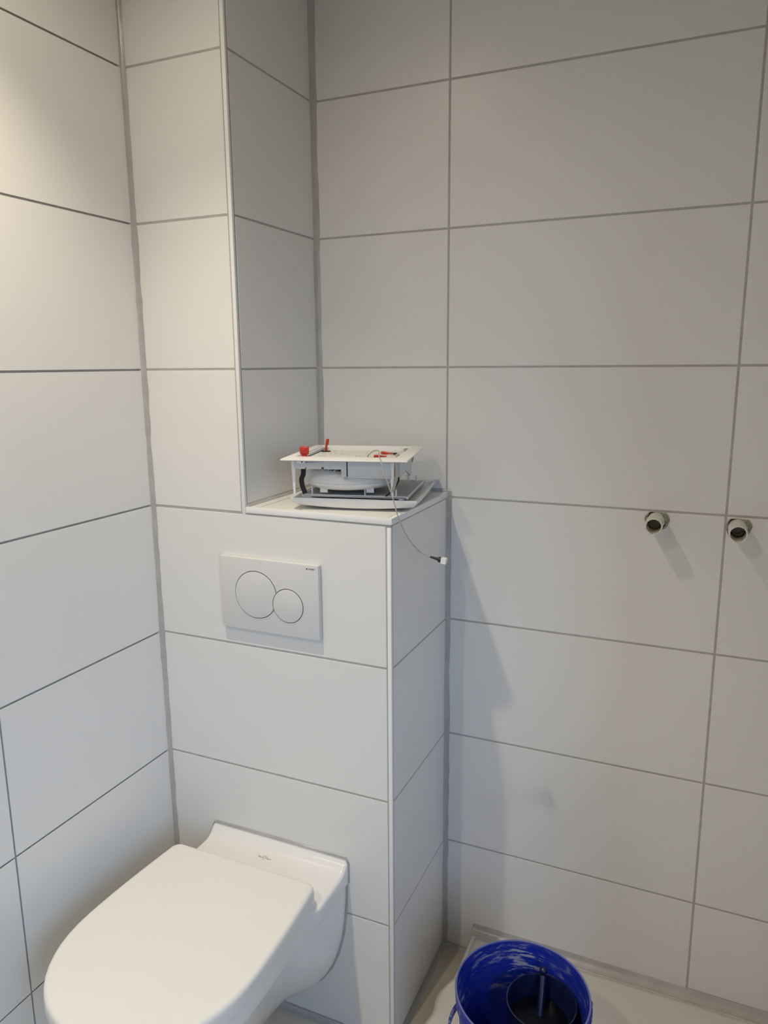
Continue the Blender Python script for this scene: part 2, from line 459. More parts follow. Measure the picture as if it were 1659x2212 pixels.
# protective film on the tray, creased, with a ragged flap over its left edge
def film():
    bm = bmesh.new(); nx, ny = 64, 56; G = []
    x1, y0, y1 = 1.362, -0.39, 0.318
    for j in range(ny + 1):
        row = []
        y = y0 + (y1 - y0) * j / ny
        flap = max(0.0, min(1.0, (0.185 - y) / 0.05)) * (0.030 + 0.012 * noise.noise(Vector((y * 22, 4, 0))))
        xs = 0.690 - flap
        for i in range(nx + 1):
            t = i / nx; x = xs + (x1 - xs) * t
            f = 0.0016 + 0.0042 * max(0, noise.noise(Vector((x * 5, y * 19, 1.5)))) + 0.002 * max(0, noise.noise(Vector((x * 16, y * 30, 7))))
            a = (y + 0.26 * x) * 30
            f += 0.003 * max(0, math.sin(a)) ** 6
            z = TZ + f
            if x < 0.683: z = TZ + 0.002 - (0.683 - x) * 0.45
            db = math.hypot(x - 0.90, y + 0.075)
            if db < 0.14: z = TZ + 0.0008 + (z - TZ - 0.0008) * max(0, (db - 0.118) / 0.022)
            row.append(bm.verts.new((x, y, z)))
        G.append(row)
    for j in range(ny):
        for i in range(nx):
            bm.faces.new((G[j][i], G[j][i + 1], G[j + 1][i + 1], G[j + 1][i]))
    o = fin(bm, 'protective_film', M_FILM, smooth=True)
    so = o.modifiers.new('thickness', 'SOLIDIFY'); so.thickness = 0.0004; so.offset = 0
    o['label'] = 'creased translucent protective film spread over the shower tray'; o['category'] = 'plastic film'
film()

# recessed ceiling spots (the lamps whose light is set at the top)
for i, (x, y) in enumerate(SPOTS):
    t = thing('ceiling_spot', ('recessed ceiling spot above the toilet, out of the frame', 'recessed ceiling spot behind the camera, out of the frame')[i], 'lamp', (x, y, CEIL), 0, 'ceiling spots')
    bm = bmesh.new(); lathe(bm, [(0.028, 0.0), (0.028, -0.004), (0.040, -0.004), (0.042, 0.0)], 32)
    fin(bm, 'trim_ring', M_TRIM, t, auto=40)
    bm = bmesh.new(); lathe(bm, [(0.0275, -0.0005), (0.020, -0.0015)], 32, cap1=True)
    fin(bm, 'lens', M_LENS, t)

# ------------------------------------------------------------------ toilet
TX = 0.305
toilet = thing('toilet', 'white wall-hung toilet with closed lid below the flush plate', 'toilet', (TX, 0, 0))

def rrect(hw, z0, z1, r, y, n=5, rb=None):
    rb = r if rb is None else rb
    pts = []
    for cx, cz, a0, rr in ((hw - r, z1 - r, 0, r), (-hw + r, z1 - r, PI / 2, r), (-hw + rb, z0 + rb, PI, rb), (hw - rb, z0 + rb, 1.5 * PI, rb)):
        for k in range(n + 1):
            a = a0 + PI / 2 * k / n
            pts.append((cx + rr * math.cos(a), y, cz + rr * math.sin(a)))
    return pts

def rim_hw(y):
    w = 0.1815 - 0.0155 * min(1.0, max(0.0, (-0.128 - y) / 0.030))
    if y > -0.33: return w
    t = min(1, (-0.33 - y) / 0.215)
    return w * math.sqrt(max(0.0, 1 - t ** 2.2))

bm = bmesh.new()
rings = []
for y in (-0.0005, -0.004, -0.009, -0.014, -0.020, -0.027, -0.036, -0.048, -0.07, -0.10, -0.127, -0.134, -0.142, -0.150, -0.158, -0.166, -0.24, -0.33, -0.38, -0.42, -0.455, -0.485, -0.51, -0.528, -0.538, -0.543):
    d = -y
    top = 0.430 + 0.026 * (1 - min(1, d / 0.040)) ** 2.0
    hw = max(rim_hw(y), 0.02)
    r = min(0.009, hw * 0.4)
    rings.append(rrect(hw, 0.386 - 0.02 * min(1, max(0, (d - 0.06) / 0.3)), top, r, y, rb=min(0.013, hw * 0.4)))
loft(bm, rings)
rim = fin(bm, 'rim_deck', M_CERAMIC, toilet, auto=50)

bm = bmesh.new(); rings = []
st = [(-0.0005, .176, .070, .405), (-0.012, .175, .070, .405), (-0.032, .166, .074, .405), (-0.050, .150, .079, .405), (-0.072, .122, .083, .405), (-0.10, .105, .086, .405),
      (-0.15, .100, .092, .400), (-0.21, .108, .103, .395), (-0.28, .122, .125, .390), (-0.35, .128, .160, .385), (-0.41, .118, .205, .380), (-0.46, .092, .258, .378), (-0.495, .060, .310, .376), (-0.510, .028, .345, .374)]
for y, hw, zb, zt in st:
    ring = []
    for k in range(25):
        a = PI * k / 24
        ex = 0.86
        cx = math.copysign(abs(math.cos(a)) ** ex, math.cos(a)); sz = max(math.sin(a), 0.0) ** ex
        ring.append((hw * cx, y, zt - (zt - zb) * sz))
    rings.append(ring)
loft(bm, rings)
body = fin(bm, 'bowl', M_CERAMIC, toilet, auto=60)

LCX = 0.2945 - TX
def lid_outline(ins, n=26, y_back=-0.123, y_c=-0.372, y_f=-0.590, hwb=0.1825, hwm=0.1965, rc=0.020):
    """D-shaped outline, inset by ins, counter-clockwise"""
    yb = y_back - ins; pts = []
    hb, hm = hwb - ins, hwm - ins; r = max(rc - ins * 0.5, 0.006)
    for k in range(7):                                  # back right corner
        a = PI / 2 * k / 6
        pts.append((LCX + hb - r + r * math.cos(a), yb - r + r * math.sin(a)))
    for k in range(7):
        a = PI / 2 + PI / 2 * k / 6
        pts.append((LCX - hb + r + r * math.cos(a), yb - r + r * math.sin(a)))
    for k in range(1, 8):
        t = k / 8; y = yb - r + (y_c - yb + r) * t
        pts.append((LCX - (hb + (hm - hb) * math.sin(t * PI / 2)), y))
    L = -(y_f + ins) + y_c
    for k in range(n + 1):
        a = PI * k / n
        c, s = math.cos(a), math.sin(a)
        pts.append((LCX - hm * math.copysign(abs(c) ** 0.92, c), y_c - L * max(s, 0.0) ** 0.92))
    for k in range(7, 0, -1):
        t = k / 8; y = yb - r + (y_c - yb + r) * t
        pts.append((LCX + (hb + (hm - hb) * math.sin(t * PI / 2)), y))
    return pts

def lid_mesh(name, m, layers, dome=0.0, dz=0.0):
    bm = bmesh.new()
    rings = [[(x, y, z) for x, y in lid_outline(i)] for i, z in layers]
    R = loft(bm, rings, cap1=False)
    i, z = layers[-1]
    prev = R[-1]
    for ii in (0.035, 0.075, 0.12):
        o2 = lid_outline(0)
        k = 1 - ii / 0.185
        cy = -0.345
        ring = [bm.verts.new((LCX + (x - LCX) * k, cy + (y - cy) * k, z + dome * (1 - k))) for x, y in lid_outline(i)]
        for a in range(len(ring)):
            b = (a + 1) % len(ring); bm.faces.new((prev[a], prev[b], ring[b], ring[a]))
        prev = ring
    bm.faces.new(prev)
    return fin(bm, name, m, toilet, auto=35)
lid_mesh('seat', M_LID, [(0.005, 0.4295), (0.0025, 0.431), (0.0025, 0.4415), (0.005, 0.443)])
lid_mesh('lid', M_LID, [(0.004, 0.4436), (0.0005, 0.4446), (0, 0.447), (0.0004, 0.467), (0.0010, 0.4712), (0.0026, 0.4745), (0.0052, 0.4768), (0.0085, 0.4778), (0.013, 0.4781)], dome=0.0012)

# sealing bead between the ceramic and the wall
def toilet_seal():
    bm = bmesh.new(); path = []
    pts = [(-0.181, 0.400), (-0.1825, 0.445), (-0.176, 0.4575), (0, 0.4585), (0.176, 0.4575), (0.1825, 0.445), (0.182, 0.398)]
    for k in range(17):
        a = PI * k / 16
        c, s = math.cos(a), math.sin(a)
        pts.append((0.178 * math.copysign(abs(c) ** .86, c), 0.402 - 0.334 * max(s, 0.0) ** .86))
    n = len(pts)
    rings = []
    for i in range(n):
        p = Vector((pts[i][0], 0, pts[i][1])); a = Vector((pts[(i - 1) % n][0], 0, pts[(i - 1) % n][1])); b = Vector((pts[(i + 1) % n][0], 0, pts[(i + 1) % n][1]))
        d = (b - a).normalized(); nn = Vector((d.z, 0, -d.x)) * (0.0026 + 0.0010 * noise.noise(Vector((i * 1.7, 2, 0))))
        if nn.dot(p - Vector((0, 0, 0.3))) < 0: nn = -nn
        rings.append([p - nn + Vector((0, -0.0001, 0)), p + nn + Vector((0, -0.0001, 0)), p + nn * 0.6 + Vector((0, -0.0025, 0)), p - nn * 0.8 + Vector((0, -0.0045, 0))])
    rings.append(rings[0])
    loft(bm, rings, cap0=False, cap1=False)
    fin(bm, 'silicone_seal', M_SIL, toilet, auto=50, label='grey silicone seal against the wall')
toilet_seal()

# maker's mark on the deck
lm = Matrix.Translation((0.2925 - TX, -0.0415, 0.43045)) @ Matrix.Rotation(0.0, 4, 'Z')
text_mesh('maker_mark', 'Villeroy & Boch', 0.0056, M_PRINTG, toilet, lm, 0.00012)
bm = bmesh.new()
cx0, cy0 = 0.2925 - TX, -0.0415
bx(bm, cx0 - 0.0065, cx0 + 0.0065, cy0 + 0.0040, cy0 + 0.0050, 0.43033, 0.43055)
for a, b in ((-0.0022, -0.0014), (0.0014, 0.0022)):
    bx(bm, cx0 + a, cx0 + b, cy0 + 0.005, cy0 + 0.0105, 0.43033, 0.43055)
bx(bm, cx0 - 0.0022, cx0 + 0.0022, cy0 + 0.0100, cy0 + 0.0108, 0.43033, 0.43055)
bx(bm, cx0 - 0.0025, cx0 + 0.0025, cy0 - 0.0062, cy0 - 0.0055, 0.43033, 0.43055)
fin(bm, 'maker_emblem', M_PRINTG, toilet)

# ------------------------------------------------------------------ flush plate
PX0, PX1, PZ0, PZ1, PT = 0.1905, 0.4360, 0.9650, 1.1280, 0.013
plate = thing('flush_plate', 'white dual flush plate with two round buttons above the toilet', 'flush plate', ((PX0 + PX1) / 2, 0, PZ0))
def to_plate(o): o.matrix_parent_inverse = Matrix.Translation((-(PX0 + PX1) / 2, 0, -PZ0)); return o
BC, BR = (0.2812, 1.0480), 0.0520
SC_, SR = (0.3610, 1.0325), 0.0365

def disc_shell(c, r, y0, y1, ch, n=72, clip=None):
    """round button from y0 (back) to y1 (front) with chamfer ch; clip=(centre, radius) cuts a bite"""
    bm = bmesh.new()
    def pt(a, rr):
        x, z = c[0] + rr * math.cos(a), c[1] + rr * math.sin(a)
        if clip:
            dx, dz = x - clip[0][0], z - clip[0][1]; q = math.hypot(dx, dz); R = clip[1] + (r - rr)
            if q < R:
                x, z = clip[0][0] + dx / q * R, clip[0][1] + dz / q * R
        return x, z
    rings = []
    for rr, y in ((r, y0), (r, y1 + ch), (r - ch * 0.4, y1 + ch * 0.3), (r - ch * 1.2, y1)):
        rings.append([(pt(2 * PI * k / n, rr)[0], y, pt(2 * PI * k / n, rr)[1]) for k in range(n)])
    loft(bm, rings)
    return bm

bm = bmesh.new()
bx(bm, PX0, PX1, -PT, -0.0002, PZ0, PZ1, 0.0011, 3)
pl = to_plate(fin(bm, 'plate', M_PLATE, plate, auto=40))
def groove(c, r):
    bm = bmesh.new(); n = 72
    prof = ((r + 0.0030, -PT + 0.0002), (r + 0.0030, -PT - 0.00015), (r + 0.0006, -PT - 0.0003), (r + 0.0006, -PT + 0.0002))
    return [[(c[0] + rr * math.cos(2 * PI * k / n), y, c[1] + rr * math.sin(2 * PI * k / n)) for k in range(n)] for rr, y in prof]
for c, r, cl in ((BC, BR, (SC_, SR + 0.0012)), (SC_, SR, None)):
    g = disc_shell(c, r + 0.0013, -PT - 0.0002, -PT - 0.00025, 0.00002, clip=(cl[0], cl[1] - 0.0006) if cl else None)
    gap = to_plate(fin(g, 'button_gap', M_GAP, plate, label='dark gap around a flush button'))
    b = disc_shell(c, r, -PT, -PT - 0.0016, 0.0009, clip=cl)
    to_plate(fin(b, 'button', M_PLATE, plate, auto=30, label='large round flush button' if cl else 'small round flush button'))
# shallow dished ring round the buttons
def ring_part(c, r, other, ro):
    bm = bmesh.new(); n = 96; V = []
    for k in range(n + 1):
        a = 2 * PI * k / n; row = []
        for rr, y in ((r + 0.0013, -PT - 0.0001), (r + 0.0034, -PT - 0.0009), (r + 0.0050, -PT - 0.0001)):
            row.append((c[0] + rr * math.cos(a), y, c[1] + rr * math.sin(a)))
        V.append(row)
    for k in range(n):
        a, b = V[k], V[k + 1]
        if any(math.hypot(p[0] - other[0], p[2] - other[1]) < ro + 0.0048 for p in a + b): continue
        for i in range(2):
            bm.faces.new([bm.verts.new(q) for q in (a[i], a[i + 1], b[i + 1], b[i])])
    to_plate(fin(bm, 'button_collar', M_PLATE, plate, smooth=True))
ring_part(BC, BR, SC_, SR); ring_part(SC_, SR, BC, BR)
lm = Matrix.Translation((0.4212, -PT - 0.00015, 1.1196)) @ Matrix.Rotation(PI / 2, 4, 'X')
to_plate(text_mesh('maker_mark', 'GEBERIT', 0.0042, M_PRINT, plate, lm, 0.0001))
bm = bmesh.new(); bx(bm, 0.4080, 0.4111, -PT - 0.00025, -PT + 0.0001, 1.1183, 1.1212)
to_plate(fin(bm, 'maker_square', M_PRINT, plate))

# ------------------------------------------------------------------ pipe stubs in the shower wall
def pipe_stub(x, z, label, nicks):
    L = 0.070
    t = thing('pipe_stub', label, 'pipe', (x, D, z), 0, 'water pipe stubs in the shower wall')
    ro, ri = 0.0172, 0.0148
    n = 40
    bm = bmesh.new()
    def circ(r, y, wob=0.0):
        return [((r + wob * noise.noise(Vector((math.cos(2*PI*k/n)*3, math.sin(2*PI*k/n)*3, y*120 + x*50)))) * math.cos(2 * PI * k / n), y, (r + wob * noise.noise(Vector((math.cos(2*PI*k/n)*3, math.sin(2*PI*k/n)*3, y*120 + x*50)))) * math.sin(2 * PI * k / n)) for k in range(n)]
    loft(bm, [circ(ro, 0.002), circ(ro, -0.012, .001), circ(ro + .0006, -0.020, .0012), circ(ro, -0.026, .0008), circ(ro + .0003, -0.040, .0010), circ(ro, -L + .002, .0006), circ(ro - .0006, -L, .0004), circ(ri, -L, .0004), circ(ri - .0004, -0.030), circ(0.0105, -0.028), circ(0.0105, -0.001)], cap0=False, cap1=True)
    for a in nicks:                                   # torn burrs on the cut rim
        p = Vector((math.cos(a) * ro, -L + .001, math.sin(a) * ro))
        q = [bm.verts.new(p + Vector(v)) for v in ((-.0018, .0, 0), (.0018, .0, 0), (math.cos(a) * .0026, -.0006, math.sin(a) * .0026), (0, .003, 0))]
        for f in ((0, 1, 2), (0, 2, 3), (1, 3, 2), (0, 3, 1)): bm.faces.new([q[i] for i in f])
    fin(bm, 'plastic_sleeve', M_STUB, t, auto=45)
    bm = bmesh.new()                                  # brass thread deep inside
    loft(bm, [circ(0.0141, -0.0310), circ(0.0122, -0.0335), circ(0.0116, -0.0312), circ(0.0122, -0.0300), circ(0.0112, -0.0290), circ(0.0106, -0.0285)], cap0=False, cap1=False)
    fin(bm, 'brass_thread', M_BRASS, t, auto=45, label='brass thread inside the pipe')
    bm = bmesh.new(); ring0, ring1, ring2 = [], [], []
    for k in range(n):
        a = 2 * PI * k / n
        r = 0.0222 + 0.0028 * noise.noise(Vector((math.cos(a) * 2, math.sin(a) * 2, x * 9))) + 0.0045 * max(0, math.cos(a - 0.35))
        zc = min(r * math.sin(a), 0.0175)
        ring0.append((r * math.cos(a), -0.0005, zc)); ring1.append((r * 0.97 * math.cos(a), -0.0012, zc * 0.96)); ring2.append((0.0170 * math.cos(a), -0.0006, 0.0170 * math.sin(a)))
    loft(bm, [ring0, ring1, ring2], cap0=False, cap1=True)
    h = fin(bm, 'mortar_patch', M_DIRT, t, auto=60, label='rough grey mortar around the pipe')
    bm = bmesh.new()
    for a0, a1 in ((1.2, 2.9), (5.4, 6.05)):
        A, B = [], []
        for k in range(9):
            a = a0 + (a1 - a0) * k / 8; w = math.sin(PI * k / 8)
            A.append((0.0176 * math.cos(a), -0.0014, min(0.0176 * math.sin(a), 0.0172)))
            B.append(((0.0178 + 0.0035 * w) * math.cos(a), -0.0014, min((0.0178 + 0.0035 * w) * math.sin(a), 0.0176)))
        bm2 = [bm.verts.new(p) for p in A]; bm3 = [bm.verts.new(p) for p in B]
        for k in range(8):
            bm.faces.new((bm2[k], bm2[k + 1], bm3[k + 1], bm3[k]))
    fin(bm, 'dark_gap', M_HOLE, t)
    return t
pipe_stub(1.0640, 1.2050, 'white pipe stub with a grey mortar patch, the left one of two', (4.3, 5.6))
pipe_stub(1.2215, 1.2020, 'white pipe stub sitting at the vertical tile joint, the right one of two', (3.9, 4.7, 5.7))

# ------------------------------------------------------------------ fan cover (under the fan)
cov = thing('fan_cover', 'white curved ventilation cover lying upside down on the tiled shelf', 'fan cover', (0.464, 0.172, SHELF), 0.207)
H = 0.1345
bm = bmesh.new(); rings = []
nn = 16
def sqring(h, zf):
    pts = []
    for sx, sy, ex, ey in ((-1, -1, 1, 0), (1, -1, 0, 1), (1, 1, -1, 0), (-1, 1, 0, -1)):
        for k in range(nn):
            t = 2 * k / nn
            x, y = (sx + ex * t) * h, (sy + ey * t) * h
            pts.append((x, y, zf(x, y)))
    return pts
sag = lambda x, y: 0.0135 * max(abs(x) / H, abs(y) / H) ** 0 * 0
def bottom(x, y):                                  # convex underside, lowest along the middle
    return 0.0012 + 0.012 * (max(0, (x / H) ** 2) * 0.55 + max(0, (y / H) ** 2) * 0.30)
loft(bm, [sqring(H * 0.35, bottom), sqring(H * 0.7, bottom), sqring(H * 0.925, bottom), sqring(H * 0.965, lambda x, y: bottom(x, y) + 0.0035),
          sqring(H, lambda x, y: 0.0235), sqring(H, lambda x, y: 0.0258), sqring(H - 0.004, lambda x, y: 0.0258), sqring(H - 0.009, lambda x, y: 0.0195), sqring(H * 0.5, lambda x, y: 0.0185)])
shell = fin(bm, 'shell', M_PVC, cov, auto=40)
bm = bmesh.new()
hh = 0.1140
bx(bm, -hh, hh, -hh - 0.004, hh - 0.004, 0.0268, 0.0300, 0.0008)
inner = fin(bm, 'inner_panel', M_PANELG, cov, auto=40, label='grey insert panel on the cover')
bm = bmesh.new()
for s in (-1, 1):
    bx(bm, s * (hh - 0.002) - 0.002, s * (hh - 0.002) + 0.002, -hh - 0.006, hh - 0.002, 0.0262, 0.0312, 0.0006)
    bx(bm, -hh, hh, s * (hh - 0.002) - 0.006, s * (hh - 0.002) - 0.002, 0.0262, 0.0312, 0.0006)
fin(bm, 'panel_edge', M_PVC, inner, auto=40, label='white edge of the insert panel')
for x, y in ((-0.095, -0.106), (0.086, -0.106), (0.02, -0.106), (0.095, 0.095)):
    bm = bmesh.new(); lathe(bm, [(0.0022, 0.029), (0.0020, 0.043), (0.0012, 0.0445)], 12, (x, y), cap1=True)
    fin(bm, 'pin', M_PVC, inner, auto=40)
for x, y in ((-0.100, -0.112), (0.098, -0.112), (-0.1, 0.1), (0.1, 0.1)):
    bm = bmesh.new(); lathe(bm, [(0.006, 0.0185), (0.006, 0.0275)], 16, (x, y), cap0=True, cap1=True)
    fin(bm, 'spacer', M_PVC, cov, auto=40)

# ------------------------------------------------------------------ ventilation fan
FZ = SHELF + 0.0312
fan = thing('ventilation_fan', 'dismantled white ventilation fan unit with red tabs on the shelf', 'ventilation fan', (0.461, 0.1265, FZ), 0.2325)
def fz(z): return z - FZ
def fpart(bm, name, m, parent=fan, label=None, auto=40): return fin(bm, name, m, parent, label=label, auto=auto)
def sq2(h, z): return [(-h, -h, z), (h, -h, z), (h, h, z), (-h, h, z)]
TOPZ = fz(1.3525)
bm = bmesh.new()
loft(bm, [sq2(0.1000, TOPZ - 0.018), sq2(0.1000, TOPZ - 0.0035), sq2(0.1045, TOPZ - 0.0035), sq2(0.1045, TOPZ - 0.0003), sq2(0.1065, TOPZ), sq2(0.1255, TOPZ - 0.0015), sq2(0.1295, TOPZ - 0.0035), sq2(0.1300, TOPZ - 0.0055), sq2(0.1270, TOPZ - 0.0070), sq2(0.1060, TOPZ - 0.0060), sq2(0.1060, TOPZ - 0.018), sq2(0.1000, TOPZ - 0.018)], cap0=False, cap1=False)
frame = fpart(bm, 'frame', M_PVC)
bm = bmesh.new(); bx(bm, -0.0995, 0.0995, -0.0995, 0.0995, TOPZ - 0.0115, TOPZ - 0.0095)
fpart(bm, 'base_plate', M_PVC)
bm = bmesh.new(); bx(bm, -0.080, 0.088, -0.088, 0.080, 0, 0.0003)
lb = fpart(bm, 'sticker', M_LABEL, label='printed white sticker'); lb.location = (0, 0, TOPZ - 0.0094)
# housing pieces under the front
bm = bmesh.new()
prism(bm, [(-0.106, fz(1.3445)), (-0.106, fz(1.3275)), (-0.0835, fz(1.3275)), (-0.0835, fz(1.3310)), (-0.0790, fz(1.3310)), (-0.0790, fz(1.3275)), (-0.049, fz(1.3275)), (-0.049, fz(1.3322)), (-0.0435, fz(1.3322)), (-0.0435, fz(1.3275)), (-0.0075, fz(1.3275)), (-0.0075, fz(1.3125)), (0.0032, fz(1.3125)), (0.0032, fz(1.3460)), (-0.012, fz(1.3460)), (-0.09, fz(1.3390))], 'y', -0.112, -0.108)
fpart(bm, 'bracket', M_PVCG, label='grey-white stepped bracket beam')
bm = bmesh.new(); bx(bm, -0.100, -0.082, -0.115, -0.111, fz(1.3390), fz(1.3462), 0.0006)
clip = fpart(bm, 'latch', M_PVC)
bm = bmesh.new(); bx(bm, -0.0895, -0.0872, -0.1155, -0.1149, fz(1.3408), fz(1.3448))
fpart(bm, 'latch_slot', M_GAP, clip)
bm = bmesh.new(); bx(bm, 0.0056, 0.0935, -0.1125, -0.062, fz(1.3135), fz(1.3465), 0.0012)
bx(bm, 0.0050, 0.0945, -0.1135, -0.060, fz(1.3112), fz(1.3140), 0.0006)
box = fpart(bm, 'electronics_box', M_PVCG)
bm = bmesh.new(); bx(bm, 0.0030, 0.0056, -0.1090, -0.080, fz(1.3125), fz(1.3450))
fpart(bm, 'box_gap', M_GAP)
bm = bmesh.new(); bx(bm, 0.0945, 0.1120, -0.098, -0.030, fz(1.3120), fz(1.3460), 0.0012)
prism(bm, [(-0.030, fz(1.3460)), (-0.030, fz(1.3180)), (0.045, fz(1.2950)), (0.060, fz(1.2950)), (0.060, fz(1.3460))], 'x', 0.108, 0.111)
fpart(bm, 'side_panel', M_PVCG)
bm = bmesh.new(); bx(bm, -0.0995, -0.0965, -0.09, 0.09, fz(1.3300), fz(1.3430)); fpart(bm, 'side_rail', M_PVCG)
# legs and spring clips
for sx, sy in ((-1, -1), (1, -1), (1, 1), (-1, 1)):
    x0 = -0.1085 if sx < 0 else 0.0965
    y0 = -0.106 * -sy
    bm = bmesh.new()
    xc = x0
    top, bot = fz(1.3465), 0.0045 if sy < 0 else 0.0030
    w0, w1 = 0.0090, 0.0036
    rings = []
    for z, w in ((bot, w1), (bot + 0.002, w1 + 0.0006), (top, w0)):
        yy = sy * 0.106
        rings.append([(xc - w / 2, yy - w / 2, z), (xc + w / 2, yy - w / 2, z), (xc + w / 2, yy - w / 2 + 0.0016, z), (xc - w / 2 + 0.0016, yy - w / 2 + 0.0016, z), (xc - w / 2 + 0.0016, yy + w / 2, z), (xc - w / 2, yy + w / 2, z)])
    loft(bm, rings)
    fpart(bm, 'leg', M_PVC)
    bm = bmesh.new()
    sxp = xc + (-0.0095 if sx < 0 else 0.0085)
    lean = 0.0025 if sx < 0 else -0.0085
    low = fz(1.3160) if sx < 0 else (fz(1.2830) if sy < 0 else fz(1.3060))
    P = catmull([(sxp + 0.003 * (1 if sx < 0 else -1), sy * 0.1085, fz(1.3468)), (sxp, sy * 0.1090, fz(1.3400)), (sxp, sy * 0.1095, (fz(1.3400) + low) / 2), (sxp + lean, sy * 0.1095, low)], 5)
    tube(bm, P, 0, flat=(0.0055, 0.0012), upv=(0, 1, 0))
    fpart(bm, 'spring_clip', M_STEEL, label='bent metal spring clip')

# round fan scroll
sc = (-0.0130, 0.0)
bm = bmesh.new()
prof = [(0.030, 1.2815), (0.062, 1.2790), (0.086, 1.2808), (0.0985, 1.2860), (0.1040, 1.2905), (0.1062, 1.2925), (0.1062, 1.2945), (0.1046, 1.2955), (0.1035, 1.2985), (0.0990, 1.3090), (0.0930, 1.3165), (0.0880, 1.3200), (0.0830, 1.3205)]
lathe(bm, [(r, fz(z)) for r, z in prof], 72, sc, cap0=True)
scroll = fpart(bm, 'scroll_housing', M_PVC, label='round white fan housing')
bm = bmesh.new()  # black disc stands in for shade between the grille bars; hub is the motor
lathe(bm, [(0.0840, fz(1.3150)), (0.040, fz(1.3090)), (0.034, fz(1.3210)), (0.020, fz(1.3230))], 48, sc, cap1=True)
fpart(bm, 'grille_shade_disc', M_BLACK, scroll, label='dark disc with motor hub, standing for the shade between the grille bars')
for r in (0.060, 0.072):
    bm = bmesh.new(); lathe(bm, [(r - .0012, fz(1.3222)), (r + .0012, fz(1.3222)), (r + .0012, fz(1.3242)), (r - .0012, fz(1.3242)), (r - .0012, fz(1.3222))], 64, sc)
    fpart(bm, 'grille_ring', M_PVC, scroll)
bar = None
for k in range(36):
    a = 2 * PI * k / 36
    if bar is None:
        bm = bmesh.new(); bx(bm, 0.036, 0.0875, -0.0016, 0.0016, 0, 0.0026)
        bar = fpart(bm, 'grille_bar', M_PVC, scroll)
        o = bar
    else:
        o = bar.copy(); C.objects.link(o); o.parent = scroll
    o.location = (sc[0], sc[1], fz(1.3196)); o.rotation_euler = (0, 0, a)
for a0 in (PI * 1.35, PI * 1.72, PI * 0.9, PI * 0.35):
    bm = bmesh.new()
    prism(bm, [(sc[0] + 0.088 * math.cos(a0) + dx, sc[1] + 0.088 * math.sin(a0) + dy) for dx, dy in ((-.008, -.003), (.008, -.003), (.005, .003), (-.005, .003))], 'z', fz(1.2745), fz(1.2850))
    fpart(bm, 'housing_foot', M_PVC, scroll)
# black cable band and thin black lead
bm = bmesh.new()
P = catmull([(-0.094, -0.088, fz(1.3290)), (-0.0945, -0.088, fz(1.3130)), (-0.0985, -0.088, fz(1.3030)), (-0.0965, -0.089, fz(1.2880)), (-0.0905, -0.090, fz(1.2730))], 6)
tube(bm, P, 0, flat=(0.0095, 0.0040), upv=(0, 1, 0))
fpart(bm, 'black_sleeve', M_BLACK, label='black cable sleeve')
bm = bmesh.new()
tube(bm, catmull([(0.098, -0.055, fz(1.3140)), (0.1015, -0.058, fz(1.3020)), (0.096, -0.065, fz(1.2880)), (0.086, -0.078, fz(1.2760)), (0.080, -0.088, fz(1.2712))], 6), 0.0017, 8)
fpart(bm, 'black_lead', M_BLACK, label='thin black lead')
# red tabs
bm = bmesh.new()
bx(bm, -0.0985, -0.0790, -0.0985, -0.0915, TOPZ + 0.0030, TOPZ + 0.0195, 0.0030, 5)
bx(bm, -0.0950, -0.0825, -0.0965, -0.0935, TOPZ - 0.0095, TOPZ + 0.006, 0.0006)
tab = fpart(bm, 'red_tab', M_RED, label='wide red tab')
bm = bmesh.new()
bx(bm, -0.0935, -0.0840, -0.0990, -0.0983, TOPZ + 0.0085, TOPZ + 0.0150, 0.0003)
fpart(bm, 'tab_recess', M_RED, tab)
bm = bmesh.new()
tube(bm, [Vector((-0.0840, 0.058, TOPZ - 0.0085)), Vector((-0.0830, 0.058, TOPZ + 0.0040)), Vector((-0.0815, 0.058, TOPZ + 0.0075)), Vector((-0.0795, 0.058, TOPZ + 0.0180)), Vector((-0.0790, 0.058, TOPZ + 0.0200))], [0.0026, 0.0024, 0.0034, 0.0036, 0.0022], 10)
fpart(bm, 'red_lever', M_RED, label='thin upright red lever')
bm = bmesh.new(); bx(bm, -0.0930, -0.0740, 0.0530, 0.0620, TOPZ - 0.0094, TOPZ - 0.0070, 0.0005)
fpart(bm, 'lever_base', M_BLACK)
# two red wire plugs with black tips
for (x0, y0, x1, y1, tip) in ((0.050, 0.022, 0.078, 0.012, True), (0.046, -0.042, 0.072, -0.038, False)):
    a, b = Vector((x0, y0, TOPZ - 0.0055)), Vector((x1, y1, TOPZ - 0.0060))
    bm = bmesh.new(); tube(bm, [a, a.lerp(b, .25), a.lerp(b, .6), b], [0.0030, 0.0034, 0.0019, 0.0014], 10)
    pg = fpart(bm, 'red_plug', M_RED, label='red tapered wire plug')
    if tip:
        bm = bmesh.new(); d = (b - a).normalized(); tube(bm, [b, b + d * 0.002, b + d * 0.009], [0.0018, 0.0024, 0.0022], 10)
        fpart(bm, 'plug_tip', M_BLACK, pg)
# corner screws in the frame recess
for x, y in ((-0.092, 0.092), (0.092, 0.092), (0.093, -0.02)):
    bm = bmesh.new(); bx(bm, x - .004, x + .004, y - .004, y + .004, TOPZ - 0.0095, TOPZ - 0.0030, 0.0008)
    fpart(bm, 'corner_lug', M_STEEL)
